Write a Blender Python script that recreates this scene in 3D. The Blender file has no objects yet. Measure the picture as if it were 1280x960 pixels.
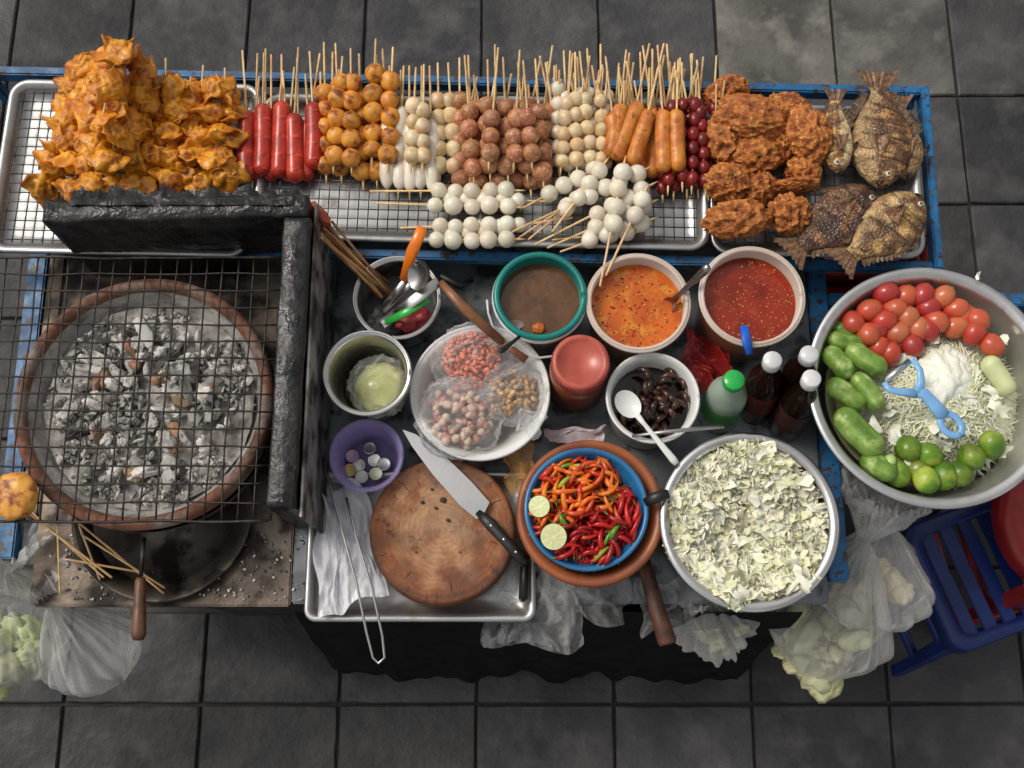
import bpy, bmesh, math, random
from mathutils import Vector, Matrix, noise
R=random.Random(11)
rad=math.radians
F=1400.0; T=rad(15); H=2.75
CT,ST=math.cos(T),math.sin(T)
# unprojects image pixel coordinates + an assumed height through the camera into world metres
def S(py,z): return (H-z)/(CT-((480-py)/F)*ST)
def G(px,py,z=0.7):
    v=(480-py)/F; s=S(py,z)
    return Vector(((px-640)/F*s,(v*CT+ST)*s,z))
def K(py,z): return S(py,z)/F
# ------------------------------------------------------------------ materials
def nt(name):
    m=bpy.data.materials.new(name); m.use_nodes=True
    n=m.node_tree; n.nodes.clear(); return m,n,n.nodes,n.links
def mixc(n,l,mode,f,a,b):
    x=n.new('ShaderNodeMix'); x.data_type='RGBA'; x.blend_type=mode
    for i,s in ((0,f),(6,a),(7,b)):
        if isinstance(s,(int,float)): x.inputs[i].default_value=s
        elif isinstance(s,tuple): x.inputs[i].default_value=(*s,1)
        else: l.new(s,x.inputs[i])
    return x.outputs[2]
def coords(n,l):
    tc=n.new('ShaderNodeTexCoord'); oi=n.new('ShaderNodeObjectInfo')
    mu=n.new('ShaderNodeMath'); mu.operation='MULTIPLY'; mu.inputs[1].default_value=7.3
    l.new(oi.outputs['Random'],mu.inputs[0])
    va=n.new('ShaderNodeVectorMath'); va.operation='ADD'
    l.new(tc.outputs['Object'],va.inputs[0]); l.new(mu.outputs[0],va.inputs[1]); return va.outputs[0]
def noi(n,l,co,sc,det=2,ro=.55,dist=0):
    x=n.new('ShaderNodeTexNoise'); x.inputs['Scale'].default_value=sc; x.inputs['Detail'].default_value=det
    x.inputs['Roughness'].default_value=ro; x.inputs['Distortion'].default_value=dist
    l.new(co,x.inputs['Vector']); return x.outputs['Fac']
def ramp(n,l,f,a,b,ca=(0,0,0),cb=(1,1,1)):
    x=n.new('ShaderNodeValToRGB'); x.color_ramp.elements[0].position=a; x.color_ramp.elements[1].position=b
    x.color_ramp.elements[0].color=(*ca,1); x.color_ramp.elements[1].color=(*cb,1); l.new(f,x.inputs[0]); return x.outputs[0]
def mat(name,c1,c2=None,ns=30,rough=.5,metal=0,bump=0,bs=80,bd=.003,con=(.4,.62),spec=.5,coat=0,c3=None,n3=90,con3=(.6,.68),film=None,rvar=.08,vor=False,det=2):
    m,t,n,l=nt(name); co=coords(n,l)
    p=n.new('ShaderNodeBsdfPrincipled'); o=n.new('ShaderNodeOutputMaterial')
    if c2 is None: c2=tuple(x*.8 for x in c1)
    f=ramp(n,l,noi(n,l,co,ns,det),con[0],con[1])
    col=mixc(n,l,'MIX',f,c1,c2)
    if c3: col=mixc(n,l,'MIX',ramp(n,l,noi(n,l,co,n3,det+1),con3[0],con3[1]),col,c3)
    at=n.new('ShaderNodeVertexColor'); at.layer_name='tint'
    col=mixc(n,l,'MULTIPLY',1.0,col,at.outputs[0])
    l.new(col,p.inputs['Base Color'])
    mr=n.new('ShaderNodeMapRange'); mr.inputs[3].default_value=max(.03,rough-rvar); mr.inputs[4].default_value=min(1,rough+rvar)
    l.new(f,mr.inputs[0]); l.new(mr.outputs[0],p.inputs['Roughness'])
    p.inputs['Metallic'].default_value=metal; p.inputs['Specular IOR Level'].default_value=spec
    if coat: p.inputs['Coat Weight'].default_value=coat
    if bump:
        b=n.new('ShaderNodeBump'); b.inputs['Strength'].default_value=bump; b.inputs['Distance'].default_value=bd
        if vor:
            x=n.new('ShaderNodeTexVoronoi'); x.inputs['Scale'].default_value=bs; l.new(co,x.inputs['Vector']); l.new(x.outputs['Distance'],b.inputs['Height'])
        else: l.new(noi(n,l,co,bs,3,.6),b.inputs['Height'])
        l.new(b.outputs[0],p.inputs['Normal'])
    if film is not None:
        tr=n.new('ShaderNodeBsdfTransparent'); mx=n.new('ShaderNodeMixShader')
        lw=n.new('ShaderNodeLayerWeight'); lw.inputs[0].default_value=.35
        a=n.new('ShaderNodeMath'); a.operation='MULTIPLY_ADD'; a.use_clamp=True
        l.new(lw.outputs['Facing'],a.inputs[0]); a.inputs[1].default_value=.5; a.inputs[2].default_value=film
        l.new(a.outputs[0],mx.inputs[0]); l.new(tr.outputs[0],mx.inputs[1]); l.new(p.outputs[0],mx.inputs[2]); l.new(mx.outputs[0],o.inputs[0])
    else: l.new(p.outputs[0],o.inputs[0])
    return m
M={}
M['slab']=mat('slate_paving',(.050,.049,.050),(.029,.029,.031),3.4,.64,bump=.85,bs=26,bd=.007,c3=(.078,.075,.073),n3=10,con3=(.48,.72),det=5,spec=.3)
M['grout']=mat('grout',(.020,.019,.018),(.034,.032,.029),40,.95)
M['conc']=mat('concrete_slab',(.12,.113,.103),(.062,.060,.056),5,.85,bump=.9,bs=24,bd=.008,c3=(.175,.165,.15),n3=11,con3=(.48,.68),det=5,spec=.3)
M['shadeblk']=mat('shade_black',(.005,.005,.005),(.009,.009,.009),20,.85,spec=.15)  # near-black colour imitating shade, for the added sheet under the cart front
M['steel']=mat('stainless_steel',(.60,.59,.57),(.44,.43,.42),12,.28,1,bump=.12,bs=25,bd=.002)
M['alu']=mat('aluminium',(.50,.495,.485),(.38,.38,.375),14,.38,.85,bump=.2,bs=18,bd=.003,c3=(.27,.245,.21),n3=22,con3=(.58,.75))
M['oldsteel']=mat('grimy_steel',(.20,.185,.17),(.055,.046,.040),9,.5,.6,bump=.3,bs=60,c3=(.018,.015,.013),n3=18,con3=(.48,.62))
M['sheet']=mat('galvanised_sheet',(.25,.27,.285),(.14,.15,.16),10,.45,.6,bump=.2,bs=30,c3=(.05,.05,.05),n3=24,con3=(.52,.66))
M['blue']=mat('blue_paint',(.012,.14,.34),(.014,.085,.20),25,.45,0,bump=.2,c3=(.05,.03,.02),n3=60,con3=(.54,.62))
M['black']=mat('sooty_black_metal',(.009,.009,.010),(.026,.025,.024),25,.36,.2,bump=.9,bs=40,bd=.006,c3=(.06,.055,.05),n3=60,con3=(.6,.75))
M['blackp']=mat('black_plastic',(.008,.008,.008),(.014,.014,.014),20,.4)
M['wire']=mat('wire',(.022,.019,.018),(.06,.048,.04),50,.5,.6)
M['wire2']=mat('tray_wire',(.05,.05,.05),(.16,.16,.16),50,.4,.8)
M['clay']=mat('fired_clay',(.21,.082,.045),(.12,.055,.036),14,.85,bump=.5,bs=70,c3=(.24,.19,.16),n3=16,con3=(.50,.68))
M['clay2']=mat('mortar_clay',(.32,.092,.030),(.20,.054,.019),12,.45,bump=.25,bs=60)
M['ashw']=mat('ash',(.42,.405,.385),(.27,.26,.245),30,.95,bump=.8,bs=90,bd=.004,c3=(.11,.10,.094),n3=24,con3=(.52,.70),det=3)
M['coal']=mat('charcoal',(.66,.645,.615),(.38,.368,.35),40,.92,bump=.7,bs=110,bd=.004,c3=(.07,.067,.064),n3=35,con3=(.57,.69))
M['bamboo']=mat('bamboo',(.74,.51,.25),(.60,.38,.16),60,.6)
M['wonton']=mat('fried_wonton',(.74,.315,.020),(.56,.185,.009),24,.42,bump=.5,bs=110,bd=.003,c3=(.32,.075,.007),n3=36,con3=(.55,.70))
M['saus']=mat('sausage',(.50,.042,.022),(.34,.024,.014),30,.3,bump=.1,bs=120)
M['dred']=mat('dark_sausage',(.21,.012,.010),(.12,.006,.006),30,.28)
M['gold']=mat('golden_ball',(.70,.31,.045),(.45,.14,.016),50,.42,bump=.4,bs=160,bd=.002,c3=(.17,.045,.008),n3=50,con3=(.55,.66))
M['meat']=mat('pork_ball',(.47,.205,.095),(.32,.11,.045),70,.45,bump=.5,bs=220,bd=.002,c3=(.58,.35,.20),n3=160,con3=(.56,.66))
M['wball']=mat('fish_ball',(.75,.69,.57),(.65,.57,.43),25,.33,bump=.12,bs=140)
M['cball']=mat('cream_ball',(.72,.57,.36),(.57,.38,.18),50,.42,bump=.3,bs=170,bd=.002)
M['orst']=mat('fried_roll',(.64,.24,.035),(.46,.125,.016),40,.42,bump=.3,bs=120,c3=(.24,.055,.008),n3=70,con3=(.58,.7))
M['chick']=mat('fried_chicken',(.54,.175,.028),(.34,.092,.013),60,.55,bump=.9,bs=170,bd=.006,c3=(.70,.32,.07),n3=110,con3=(.54,.66),det=3)
M['fishm']=mat('grilled_fish',(1,1,1),(.6,.5,.4),60,.35,bump=.7,bs=190,bd=.004,vor=True)
M['fin']=mat('fish_fin',(.16,.09,.045),(.06,.035,.018),120,.5,bump=.5)
M['plain']=mat('tinted_surface',(1,1,1),(.85,.85,.85),30,.5,bump=.1)
M['gloss']=mat('tinted_gloss',(1,1,1),(.8,.8,.8),25,.22)
M['white']=mat('white_enamel',(.74,.74,.72),(.62,.62,.60),8,.25)
M['teal']=mat('teal_plastic',(.0,.20,.17),(.0,.15,.13),8,.35)
M['bluep']=mat('blue_plastic',(.022,.17,.38),(.015,.11,.27),10,.35)
M['dbluep']=mat('dark_blue_plastic',(.005,.022,.14),(.003,.014,.09),10,.4)
M['lblue']=mat('light_blue_plastic',(.20,.42,.70),(.16,.35,.62),10,.25)
M['redp']=mat('red_plastic',(.30,.012,.010),(.2,.008,.007),10,.42)
M['lid']=mat('jar_lid',(.48,.10,.065),(.36,.06,.04),18,.35)
M['tub']=mat('translucent_tub',(.72,.62,.54),(.64,.53,.44),8,.3,film=.7)
M['tubw']=mat('white_tub',(.70,.70,.67),(.60,.60,.56),8,.3,film=.8)
M['purple']=mat('purple_tub',(.40,.32,.62),(.33,.26,.54),8,.25,film=.4)
M['jar']=mat('jar_body',(.24,.065,.028),(.17,.035,.014),14,.25)
M['bag']=mat('clear_bag',(.85,.85,.85),(.75,.76,.78),30,.14,film=.08,spec=.9)
M['bagw']=mat('white_bag',(.80,.79,.75),(.66,.66,.64),20,.20,film=.18,spec=1.0)
M['bagc']=mat('thin_bag',(.70,.70,.69),(.5,.5,.5),20,.16,film=.12,spec=1.0)
M['cloth']=mat('white_wrapping',(.74,.74,.77),(.58,.58,.62),20,.4,film=.8)
M['bagr']=mat('red_bag',(.45,.025,.02),(.3,.014,.012),20,.25,film=.55)
M['bago']=mat('amber_bag',(.6,.33,.08),(.5,.25,.06),20,.2,film=.4)
M['soup1']=mat('brown_broth',(.135,.065,.028),(.092,.042,.018),30,.16,det=3)
M['soup2']=mat('orange_sauce',(.58,.13,.012),(.44,.075,.008),18,.16,c3=(.64,.23,.025),n3=40,con3=(.52,.68),det=3)
M['soup3']=mat('red_sauce',(.27,.024,.008),(.16,.012,.004),18,.14,c3=(.36,.055,.012),n3=40,con3=(.55,.7),det=3)
M['wood']=mat('brown_wood',(.11,.042,.021),(.05,.02,.011),30,.5,bump=.5,bs=60)
M['woodh']=mat('handle_wood',(.24,.095,.038),(.14,.052,.022),30,.45,bump=.2)
M['glassd']=mat('dark_bottle',(.014,.005,.003),(.010,.004,.002),10,.08)
M['glassc']=mat('clear_bottle',(.5,.62,.5),(.4,.52,.42),10,.1,film=.45)
M['lime']=mat('lime_skin',(.105,.20,.016),(.05,.125,.009),25,.3,bump=.4,bs=220,bd=.0015,c3=(.26,.31,.05),n3=18,con3=(.52,.68))
M['cuc']=mat('cucumber_skin',(.085,.165,.020),(.19,.28,.055),22,.4,bump=.4,bs=110,bd=.002,c3=(.40,.45,.17),n3=34,con3=(.54,.70),det=3)
M['leaf']=mat('cabbage',(1,1,1),(.93,.93,.84),60,.45)
def board_mat():
    m,t,n,l=nt('chopping_wood'); tc=n.new('ShaderNodeTexCoord'); co=tc.outputs['Object']
    p=n.new('ShaderNodeBsdfPrincipled'); o=n.new('ShaderNodeOutputMaterial'); l.new(p.outputs[0],o.inputs[0])
    w=n.new('ShaderNodeTexWave'); w.wave_type='RINGS'; w.rings_direction='Z'; w.inputs['Scale'].default_value=34; w.inputs['Distortion'].default_value=7; w.inputs['Detail'].default_value=4; w.inputs['Detail Scale'].default_value=2
    l.new(co,w.inputs['Vector'])
    c=mixc(n,l,'MIX',w.outputs['Fac'],(.27,.085,.024),(.22,.067,.019))
    c=mixc(n,l,'MIX',ramp(n,l,noi(n,l,co,14,5),.45,.62),c,(.14,.047,.017))
    c=mixc(n,l,'MIX',ramp(n,l,noi(n,l,co,38,5,.7),.58,.68),c,(.06,.026,.012))
    at=n.new('ShaderNodeVertexColor'); at.layer_name='tint'
    c=mixc(n,l,'MULTIPLY',1.0,c,at.outputs[0]); l.new(c,p.inputs['Base Color'])
    p.inputs['Roughness'].default_value=.65
    b=n.new('ShaderNodeBump'); b.inputs['Strength'].default_value=.6; b.inputs['Distance'].default_value=.003
    l.new(noi(n,l,co,70,5,.7),b.inputs['Height']); l.new(b.outputs[0],p.inputs['Normal'])
    return m
M['board']=board_mat()
# ------------------------------------------------------------------ mesh builder
class MB:
    def __init__(s,name): s.n=name;s.v=[];s.f=[];s.m=[];s.c=[];s.s=[];s.ml=[]
    def add(s,vf,mt,tint=(1,1,1),X=None,smooth=True):
        V,Fc=vf; o=len(s.v)
        if X is not None: V=[X@Vector(p) for p in V]
        s.v+=[tuple(p) for p in V]
        if mt not in s.ml: s.ml.append(mt)
        k=s.ml.index(mt)
        for f in Fc: s.f.append(tuple(i+o for i in f)); s.m.append(k); s.s.append(smooth)
        if isinstance(tint,list): s.c+=tint
        else: s.c+=[tint]*len(V)
        return s
    def build(s):
        xs=[p[0] for p in s.v]; ys=[p[1] for p in s.v]; zs=[p[2] for p in s.v]
        c=Vector(((min(xs)+max(xs))/2,(min(ys)+max(ys))/2,min(zs)))
        me=bpy.data.meshes.new(s.n); me.from_pydata([tuple(Vector(p)-c) for p in s.v],[],s.f)
        for k in s.ml: me.materials.append(M[k])
        me.polygons.foreach_set('material_index',s.m); me.polygons.foreach_set('use_smooth',s.s)
        a=me.color_attributes.new('tint','FLOAT_COLOR','POINT')
        fl=[]
        for q in s.c: fl+= [q[0],q[1],q[2],1.0]
        a.data.foreach_set('color',fl); me.update()
        ob=bpy.data.objects.new(s.n,me); ob.location=c; bpy.context.collection.objects.link(ob); return ob
L=Matrix.Translation
def Rz(a): return Matrix.Rotation(a,4,'Z')
def Rx(a): return Matrix.Rotation(a,4,'X')
def Ry(a): return Matrix.Rotation(a,4,'Y')
def Sc(x,y=None,z=None):
    y=x if y is None else y; z=x if z is None else z
    return Matrix.Diagonal((x,y,z,1))
def align(d,up='Y'): return Vector(d).to_track_quat('Z',up).to_matrix().to_4x4()
def rrot(r=R): return Rz(r.uniform(0,6.28))@Rx(r.uniform(0,6.28))@Rz(r.uniform(0,6.28))
_ic={}
def ico(sub):
    if sub not in _ic:
        b=bmesh.new(); bmesh.ops.create_icosphere(b,subdivisions=sub,radius=1)
        b.verts.ensure_lookup_table()
        _ic[sub]=([v.co.copy() for v in b.verts],[tuple(v.index for v in f.verts) for f in b.faces]); b.free()
    return _ic[sub]
def blob(rx,ry,rz,amp=.1,fr=2,seed=0,sub=4,ridge=False,octv=4,nout=None,dec=.5):
    V,Fc=ico(sub); off=Vector((seed*7.13,seed*3.71,seed*1.93)); out=[]
    for v in V:
        if ridge:
            q=v*fr+off; n=0;a=1
            for k in range(octv): n+=a*(.35-abs(noise.noise(q)))*2; q=q*2.1; a*=dec
        else: n=noise.fractal(v*fr+off,.8,2.1,octv)
        if nout is not None: nout.append(n)
        k=1+amp*n; out.append(Vector((v.x*k*rx,v.y*k*ry,v.z*k*rz)))
    return out,Fc
def lathe(prof,seg=48):
    V=[];Fc=[];ix=[]
    for r,z in prof:
        if r<=1e-6: ix.append([len(V)]); V.append(Vector((0,0,z)))
        else:
            ix.append(list(range(len(V),len(V)+seg)))
            for i in range(seg):
                a=2*math.pi*i/seg; V.append(Vector((r*math.cos(a),r*math.sin(a),z)))
    for a,b in zip(ix,ix[1:]):
        if len(a)==1 and len(b)==1: continue
        for i in range(seg):
            j=(i+1)%seg
            if len(a)==1: Fc.append((a[0],b[i],b[j]))
            elif len(b)==1: Fc.append((a[i],a[j],b[0]))
            else: Fc.append((a[i],a[j],b[j],b[i]))
    return V,Fc
def tube(pts,r,seg=8,flat=1.0):
    pts=[Vector(p) for p in pts]; n=len(pts)
    rs=r if isinstance(r,(list,tuple)) else [r]*n
    V=[];Fc=[]; t0=(pts[1]-pts[0]).normalized()
    u=t0.orthogonal() if abs(t0.z)>.9 else t0.cross(Vector((0,0,1)))
    u.normalize()
    for i,p in enumerate(pts):
        t=(pts[min(i+1,n-1)]-pts[max(i-1,0)]).normalized()
        u=(u-t*u.dot(t)).normalized(); w=t.cross(u)
        for k in range(seg):
            a=2*math.pi*k/seg; V.append(p+(u*math.cos(a)+w*math.sin(a)*flat)*rs[i])
    for i in range(n-1):
        for k in range(seg):
            j=(k+1)%seg; Fc.append((i*seg+k,i*seg+j,(i+1)*seg+j,(i+1)*seg+k))
    Fc.append(tuple(range(seg))[::-1]); Fc.append(tuple(range((n-1)*seg,n*seg)))
    return V,Fc
def box(sx,sy,sz,bv=.003):
    b=bmesh.new(); bmesh.ops.create_cube(b,size=1)
    for v in b.verts: v.co=Vector((v.co.x*sx,v.co.y*sy,v.co.z*sz))
    bmesh.ops.bevel(b,geom=b.edges[:],offset=min(bv,.45*min(sx,sy,sz)),segments=2,affect='EDGES')
    b.verts.ensure_lookup_table()
    r=([v.co.copy() for v in b.verts],[tuple(v.index for v in f.verts) for f in b.faces]); b.free(); return r
def grid(fn,nu,nv):
    V=[fn(i/nu,j/nv) for i in range(nu+1) for j in range(nv+1)]
    Fc=[(i*(nv+1)+j,(i+1)*(nv+1)+j,(i+1)*(nv+1)+j+1,i*(nv+1)+j+1) for i in range(nu) for j in range(nv)]
    return V,Fc
def prism(poly,z0,z1):
    n=len(poly); V=[Vector((p[0],p[1],z0)) for p in poly]+[Vector((p[0],p[1],z1)) for p in poly]
    return V,[tuple(range(n))[::-1],tuple(range(n,2*n))]+[(i,(i+1)%n,n+(i+1)%n,n+i) for i in range(n)]
def rrl(w,d,r,z,n=6):
    o=[]
    for cx,cy,a0 in ((w/2-r,d/2-r,0),(-w/2+r,d/2-r,90),(-w/2+r,-d/2+r,180),(w/2-r,-d/2+r,270)):
        for k in range(n+1):
            a=rad(a0+90*k/n); o.append(Vector((cx+r*math.cos(a),cy+r*math.sin(a),z)))
    return o
def loft(loops,cap0=False,cap1=True):
    n=len(loops[0]); V=[p for lp in loops for p in lp]; Fc=[]
    for i in range(len(loops)-1):
        for k in range(n):
            j=(k+1)%n; Fc.append((i*n+k,i*n+j,(i+1)*n+j,(i+1)*n+k))
    if cap0: Fc.append(tuple(range(n))[::-1])
    if cap1: Fc.append(tuple(range((len(loops)-1)*n,len(loops)*n)))
    return V,Fc
def capsule(A,B,r,seg=14,n=20,taper=None,bend=0):
    A=Vector(A);B=Vector(B); Ln=(B-A).length; e=min(.5,r/Ln); pts=[];rs=[]
    side=(B-A).cross(Vector((0,0,1))); side.normalize()
    for i in range(n+1):
        t=i/n; t=.5-.5*math.cos(math.pi*t)
        d=min(t,1-t)/e; k=math.sqrt(max(0,1-(1-min(d,1))**2)); k=max(k,.04)
        if taper: k*=taper(t)
        pts.append(A.lerp(B,t)+side*bend*math.sin(math.pi*t)); rs.append(r*k)
    return tube(pts,rs,seg)
def tv(c,a=.15,r=R):
    k=1+r.uniform(-a,a); return tuple(max(0,x*k*(1+r.uniform(-a/3,a/3))) for x in c)
# ------------------------------------------------------------------ ground
g=MB('ground'); g.add(([(-30,-30,-.010),(30,-30,-.010),(30,30,-.010),(-30,30,-.010)],[(0,1,2,3)]),'grout',smooth=False).build()
g=MB('pavement'); rr=random.Random(3)
TX,TY,OX,OY=.325,.3193,-.083,-.0455
for i in range(-12,13):
    for j in range(-10,16):
        x0=OX+i*TX;y0=OY+j*TY
        light=(i in(2,3) and j==5)
        gp=.0020; w=TX/2-gp; d=TY/2-gp; c=.0035; dz=rr.uniform(-.0015,.0015); rt=rr.uniform(-.004,.004)
        jx,jy=rr.uniform(-.0012,.0012),rr.uniform(-.0012,.0012)
        lo=[]
        for s_,zz in((0,-.02),(0,-.004+dz),(c,dz)):
            lp=[]
            for (ax,ay,bx_,by_) in((1,1,-1,1),(-1,1,-1,-1),(-1,-1,1,-1),(1,-1,1,1)):
                for k in range(9):
                    f=k/9; x=(ax+(bx_-ax)*f)*(w-s_); y=(ay+(by_-ay)*f)*(d-s_)
                    q=Vector((x0+x,y0+y,0)); wob=abs(.0030*noise.noise(q*40))+abs(.0022*noise.noise(q*110)); e=1
                    if k==0: wob+=.002*rr.random()
                    lp.append(Vector((x*(1-wob/w)+jx-y*rt,y*(1-wob/d)+jy+x*rt,zz)))
            lo.append(lp)
        k=rr.uniform(.74,1.24)
        g.add(loft(lo),'conc' if light else 'slab',(k,k*.995,k*rr.uniform(.97,1.04)),L((x0+TX/2,y0+TY/2,0)),False)
g.build()
# ------------------------------------------------------------------ cart
c=MB('food_cart')
def bx(mb,x0,x1,y0,y1,z0,z1,mt,bv=.003,t=(1,1,1)): mb.add(box(x1-x0,y1-y0,z1-z0,bv),mt,t,L(((x0+x1)/2,(y0+y1)/2,(z0+z1)/2)),False)
bx(c,-.87,-.40,.135,1.10,.675,.70,'oldsteel',t=(.8,.68,.58)); bx(c,-.398,.572,.14,1.10,.675,.699,'sheet',t=(.8,.8,.8))
bx(c,-.905,-.872,.30,1.10,.675,.699,'oldsteel',t=(.8,.65,.55))
for x in (-.925,.592):
    bx(c,x-.018,x+.018,.18 if x>0 else .22,1.12,.665,.704,'blue')
    for y in (.30,1.10): bx(c,x-.016,x+.016,y-.016,y+.016,0.0,.665,'blue')
bx(c,-.905,.573,1.102,1.12,.665,.704,'blue')
bx(c,-.90,.57,.15,1.08,.22,.24,'blackp'); bx(c,-.60,.52,.145,.16,.24,.66,'blackp')
A=rad(-1.4)
rk=L((-.085,.952,0))@Rz(A)
def rbar(x0,x1,y0,y1,z0,z1,mt='blue'): c.add(box(x1-x0,y1-y0,z1-z0,.003),mt,(1,1,1),rk@L(((x0+x1)/2,(y0+y1)/2,(z0+z1)/2)),False)
rbar(-.93,.872,.170,.188,.775,.806); rbar(-.93,.872,-.190,-.172,.775,.80)
rbar(-.95,-.93,-.190,.188,.775,.80); rbar(.872,.888,-.190,.188,.775,.808); rbar(.335,.35,-.172,.17,.776,.797)
for x in(-.94,.30,.86):
    for y in(-.17,.17): rbar(x-.01,x+.01,y-.01,y+.01,.10 if x>.8 else .70,.775)
for y in(.42,.72): bx(c,.612,1.02,y-.013,y+.013,.675,.70,'blue')
for y in(.42,.72): bx(c,.99,1.02,y-.013,y+.013,0,.674,'blue')
c.build()
# added black sheet, front edge to ground, standing in for shade below the cart
m=MB('added_shade_skirt')
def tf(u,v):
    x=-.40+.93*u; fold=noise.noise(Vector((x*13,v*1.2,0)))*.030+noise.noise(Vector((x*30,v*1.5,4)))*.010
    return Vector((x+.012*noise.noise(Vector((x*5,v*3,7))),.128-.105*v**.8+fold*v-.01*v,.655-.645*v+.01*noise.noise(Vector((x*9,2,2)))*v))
m.add(grid(tf,150,24),'shadeblk').build()
def tray(name,x0,y0,x1,y1,z,mt='alu',rim=.022,cr=.035,ang=A,mesh=True,sp=.0185):
    p0=G(x0,(y0+y1)/2,z);p1=G(x1,(y0+y1)/2,z); q0=G(640,y1,z);q1=G(640,y0,z)
    w=p1.x-p0.x; d=q1.y-q0.y; cx=(p0.x+p1.x)/2
    X=L((cx,(q0.y+q1.y)/2-0,0))@Rz(ang)
    m=MB(name); z0=z-rim
    def lp(ins,zz): return rrl(w-2*ins,d-2*ins,max(.008,cr-ins),zz)
    m.add(loft([lp(.012,z0-.002),lp(.004,z-.006),lp(-.001,z-.005),lp(-.002,z),lp(.002,z+.002),lp(.009,z+.0005),lp(.015,z-.008),lp(.022,z0+.001),lp(.04,z0),lp(.08,z0)],True,True),mt,(1,1,1),X)
    if mesh:
        zz=z-.006; nx=int((w-.05)/sp); ny=int((d-.05)/sp)
        for i in range(nx+1):
            x=-w/2+.025+i*(w-.05)/nx; m.add(tube([X@Vector((x,-d/2+.02,zz)),X@Vector((x,d/2-.02,zz))],.0012,5),'wire2')
        for i in range(ny+1):
            y=-d/2+.025+i*(d-.05)/ny; m.add(tube([X@Vector((-w/2+.02,y,zz+.002)),X@Vector((w/2-.02,y,zz+.002))],.0012,5),'wire2')
    return m.build()
tray('aluminium_tray',-2,103,318,317,.822); tray('aluminium_tray',322,120,604,300,.823); tray('aluminium_tray',600,123,884,309,.827)
tray('aluminium_tray',888,132,1150,320,.824)
# ------------------------------------------------------------------ skewers
def stick(m,A,B,r=.0021):
    A=Vector(A);B=Vector(B); d=(B-A).normalized()
    m.add(tube([A-d*.012,A,B-d*.002,B],[.0006,r,r,r*.7],6),'bamboo',tv((1,1,1),.22))
def balls(name,A,B,n,r,mt,el=1.0,at=.15,gap=1.93,sub=3,amp=.05,sq=1.0):
    m=MB(name); A=Vector(A);B=Vector(B); d=(B-A).normalized(); stick(m,A-d*.006,B)
    X=align(d); p=A.copy()
    for i in range(n):
        rr_=r*R.uniform(.90,1.07); q=p+d*(rr_*el)+Vector((R.uniform(-1,1),R.uniform(-1,1),R.uniform(-.5,.5)))*r*.14
        m.add(blob(rr_,rr_*sq,rr_*el,amp,1.6,R.random()*90,sub,octv=3),mt,tv((1,1,1),at),L(q)@X@Rz(R.uniform(0,6)))
        p=p+d*(rr_*el*gap)
    return m.build()
def cols(name,xs,ya,yb,za,zb,n,rp,mt,spread=0,fan=10,**k):
    for x in xs:
        a=G(x+R.uniform(-3,3),ya+R.uniform(-6,6),za+R.uniform(-.003,.003)); b=G(x+spread+R.uniform(-fan,fan),yb+R.uniform(-14,12),zb)
        balls(name,a,b,n,rp*K(ya,za),mt,**k)
def sausage(name,x0,y0,x1,y1,z,rp,mt,xb,yb,slash=True,bend=.004):
    m=MB(name); a=G(x0,y0,z);b=G(x1,y1,z+.008); d=(b-a).normalized(); r=rp*K(y0,z)
    top=G(xb,yb,z+.03); stick(m,b-d*.02,top)
    V,Fc=capsule(a,b,r,16,52,bend=R.uniform(-bend,bend)); tint=[]; ph=R.random()
    for i in range(len(V)):
        t=(i//16)/52; k=i%16
        s=1.0
        if slash:
            w=(t*6+.06*math.sin(k)+ph)%1
            s=(.5 if w<.06 else (1.5 if w<.14 else 1.0)) if (V[i].z>z-.003 and .15<t<.85) else 1
        s*=1+.3*noise.noise(V[i]*60); tint.append((s,s*(1.25 if s>1.2 else 1),s))
    m.add((V,Fc),mt,tint); return m.build()
for x,yt,yb,xb in((309,138,226,303),(327,130,220,330),(349,127,222,352),(369,142,228,373),(391,128,212,387)): sausage('red_sausage_skewer',x,yb,x+R.uniform(-3,4),yt,.835,11.5,'saus',xb,60+R.uniform(-4,8))
for x,xb in((318,322),(338,339),(360,368),(384,400)): sausage('red_sausage_skewer',x,226,x+1,150,.822,10,'saus',xb,64+R.uniform(-6,20))
cols('fried_meatball_skewer',(406,428,451,474),222,62,.825,.86,5,12.6,'gold',amp=.07)
cols('fried_meatball_skewer',(417,440,463,482),203,62,.853,.88,5,12.6,'gold',amp=.07,spread=3)
for x,y,n in((484,236,2),(498,238,3),(512,240,2),(526,238,3),(541,242,2)):
    balls('white_fish_dumpling_skewer',G(x,y,.83),G(x+R.uniform(-5,8),82,.87),n,.0155,'wball',el=(1.9 if n==3 else 2.6),gap=1.75,at=.08)
balls('squid_ball_skewer',G(514,205,.86),G(520,84,.89),4,.0165,'cball'); balls('squid_ball_skewer',G(528,205,.86),G(530,80,.89),4,.015,'cball')
cols('fried_fish_ball_skewer',(551,566),222,78,.83,.86,5,11,'cball')
cols('pork_meatball_skewer',(577,599,621,643,665,684),240,84,.825,.86,5,12.6,'meat',fan=14)
cols('pork_meatball_skewer',(590,612,634,656,677),222,74,.855,.89,4,12.8,'meat',fan=16)
cols('pork_meatball_skewer',(612,640,662),205,66,.88,.91,3,12.6,'meat',fan=16)
cols('cream_fish_ball_skewer',(697,712,728,744,755),215,70,.83,.87,6,9.4,'wball',fan=12,at=.1)
cols('cream_fish_ball_skewer',(704,722,738,750),208,64,.85,.89,5,9.6,'cball',fan=14,at=.1)
for x0,y0,x1,y1,xb,yb in((762,196,777,130,783,62),(768,200,799,128,812,54),(790,206,812,138,830,54),(829,216,829,137,822,56),(848,214,845,137,848,74),(772,190,765,140,757,70)):
    sausage('fried_roll_skewer',x0,y0,x1,y1,.865,10.5,'orst',xb,yb,False,.001)
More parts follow.
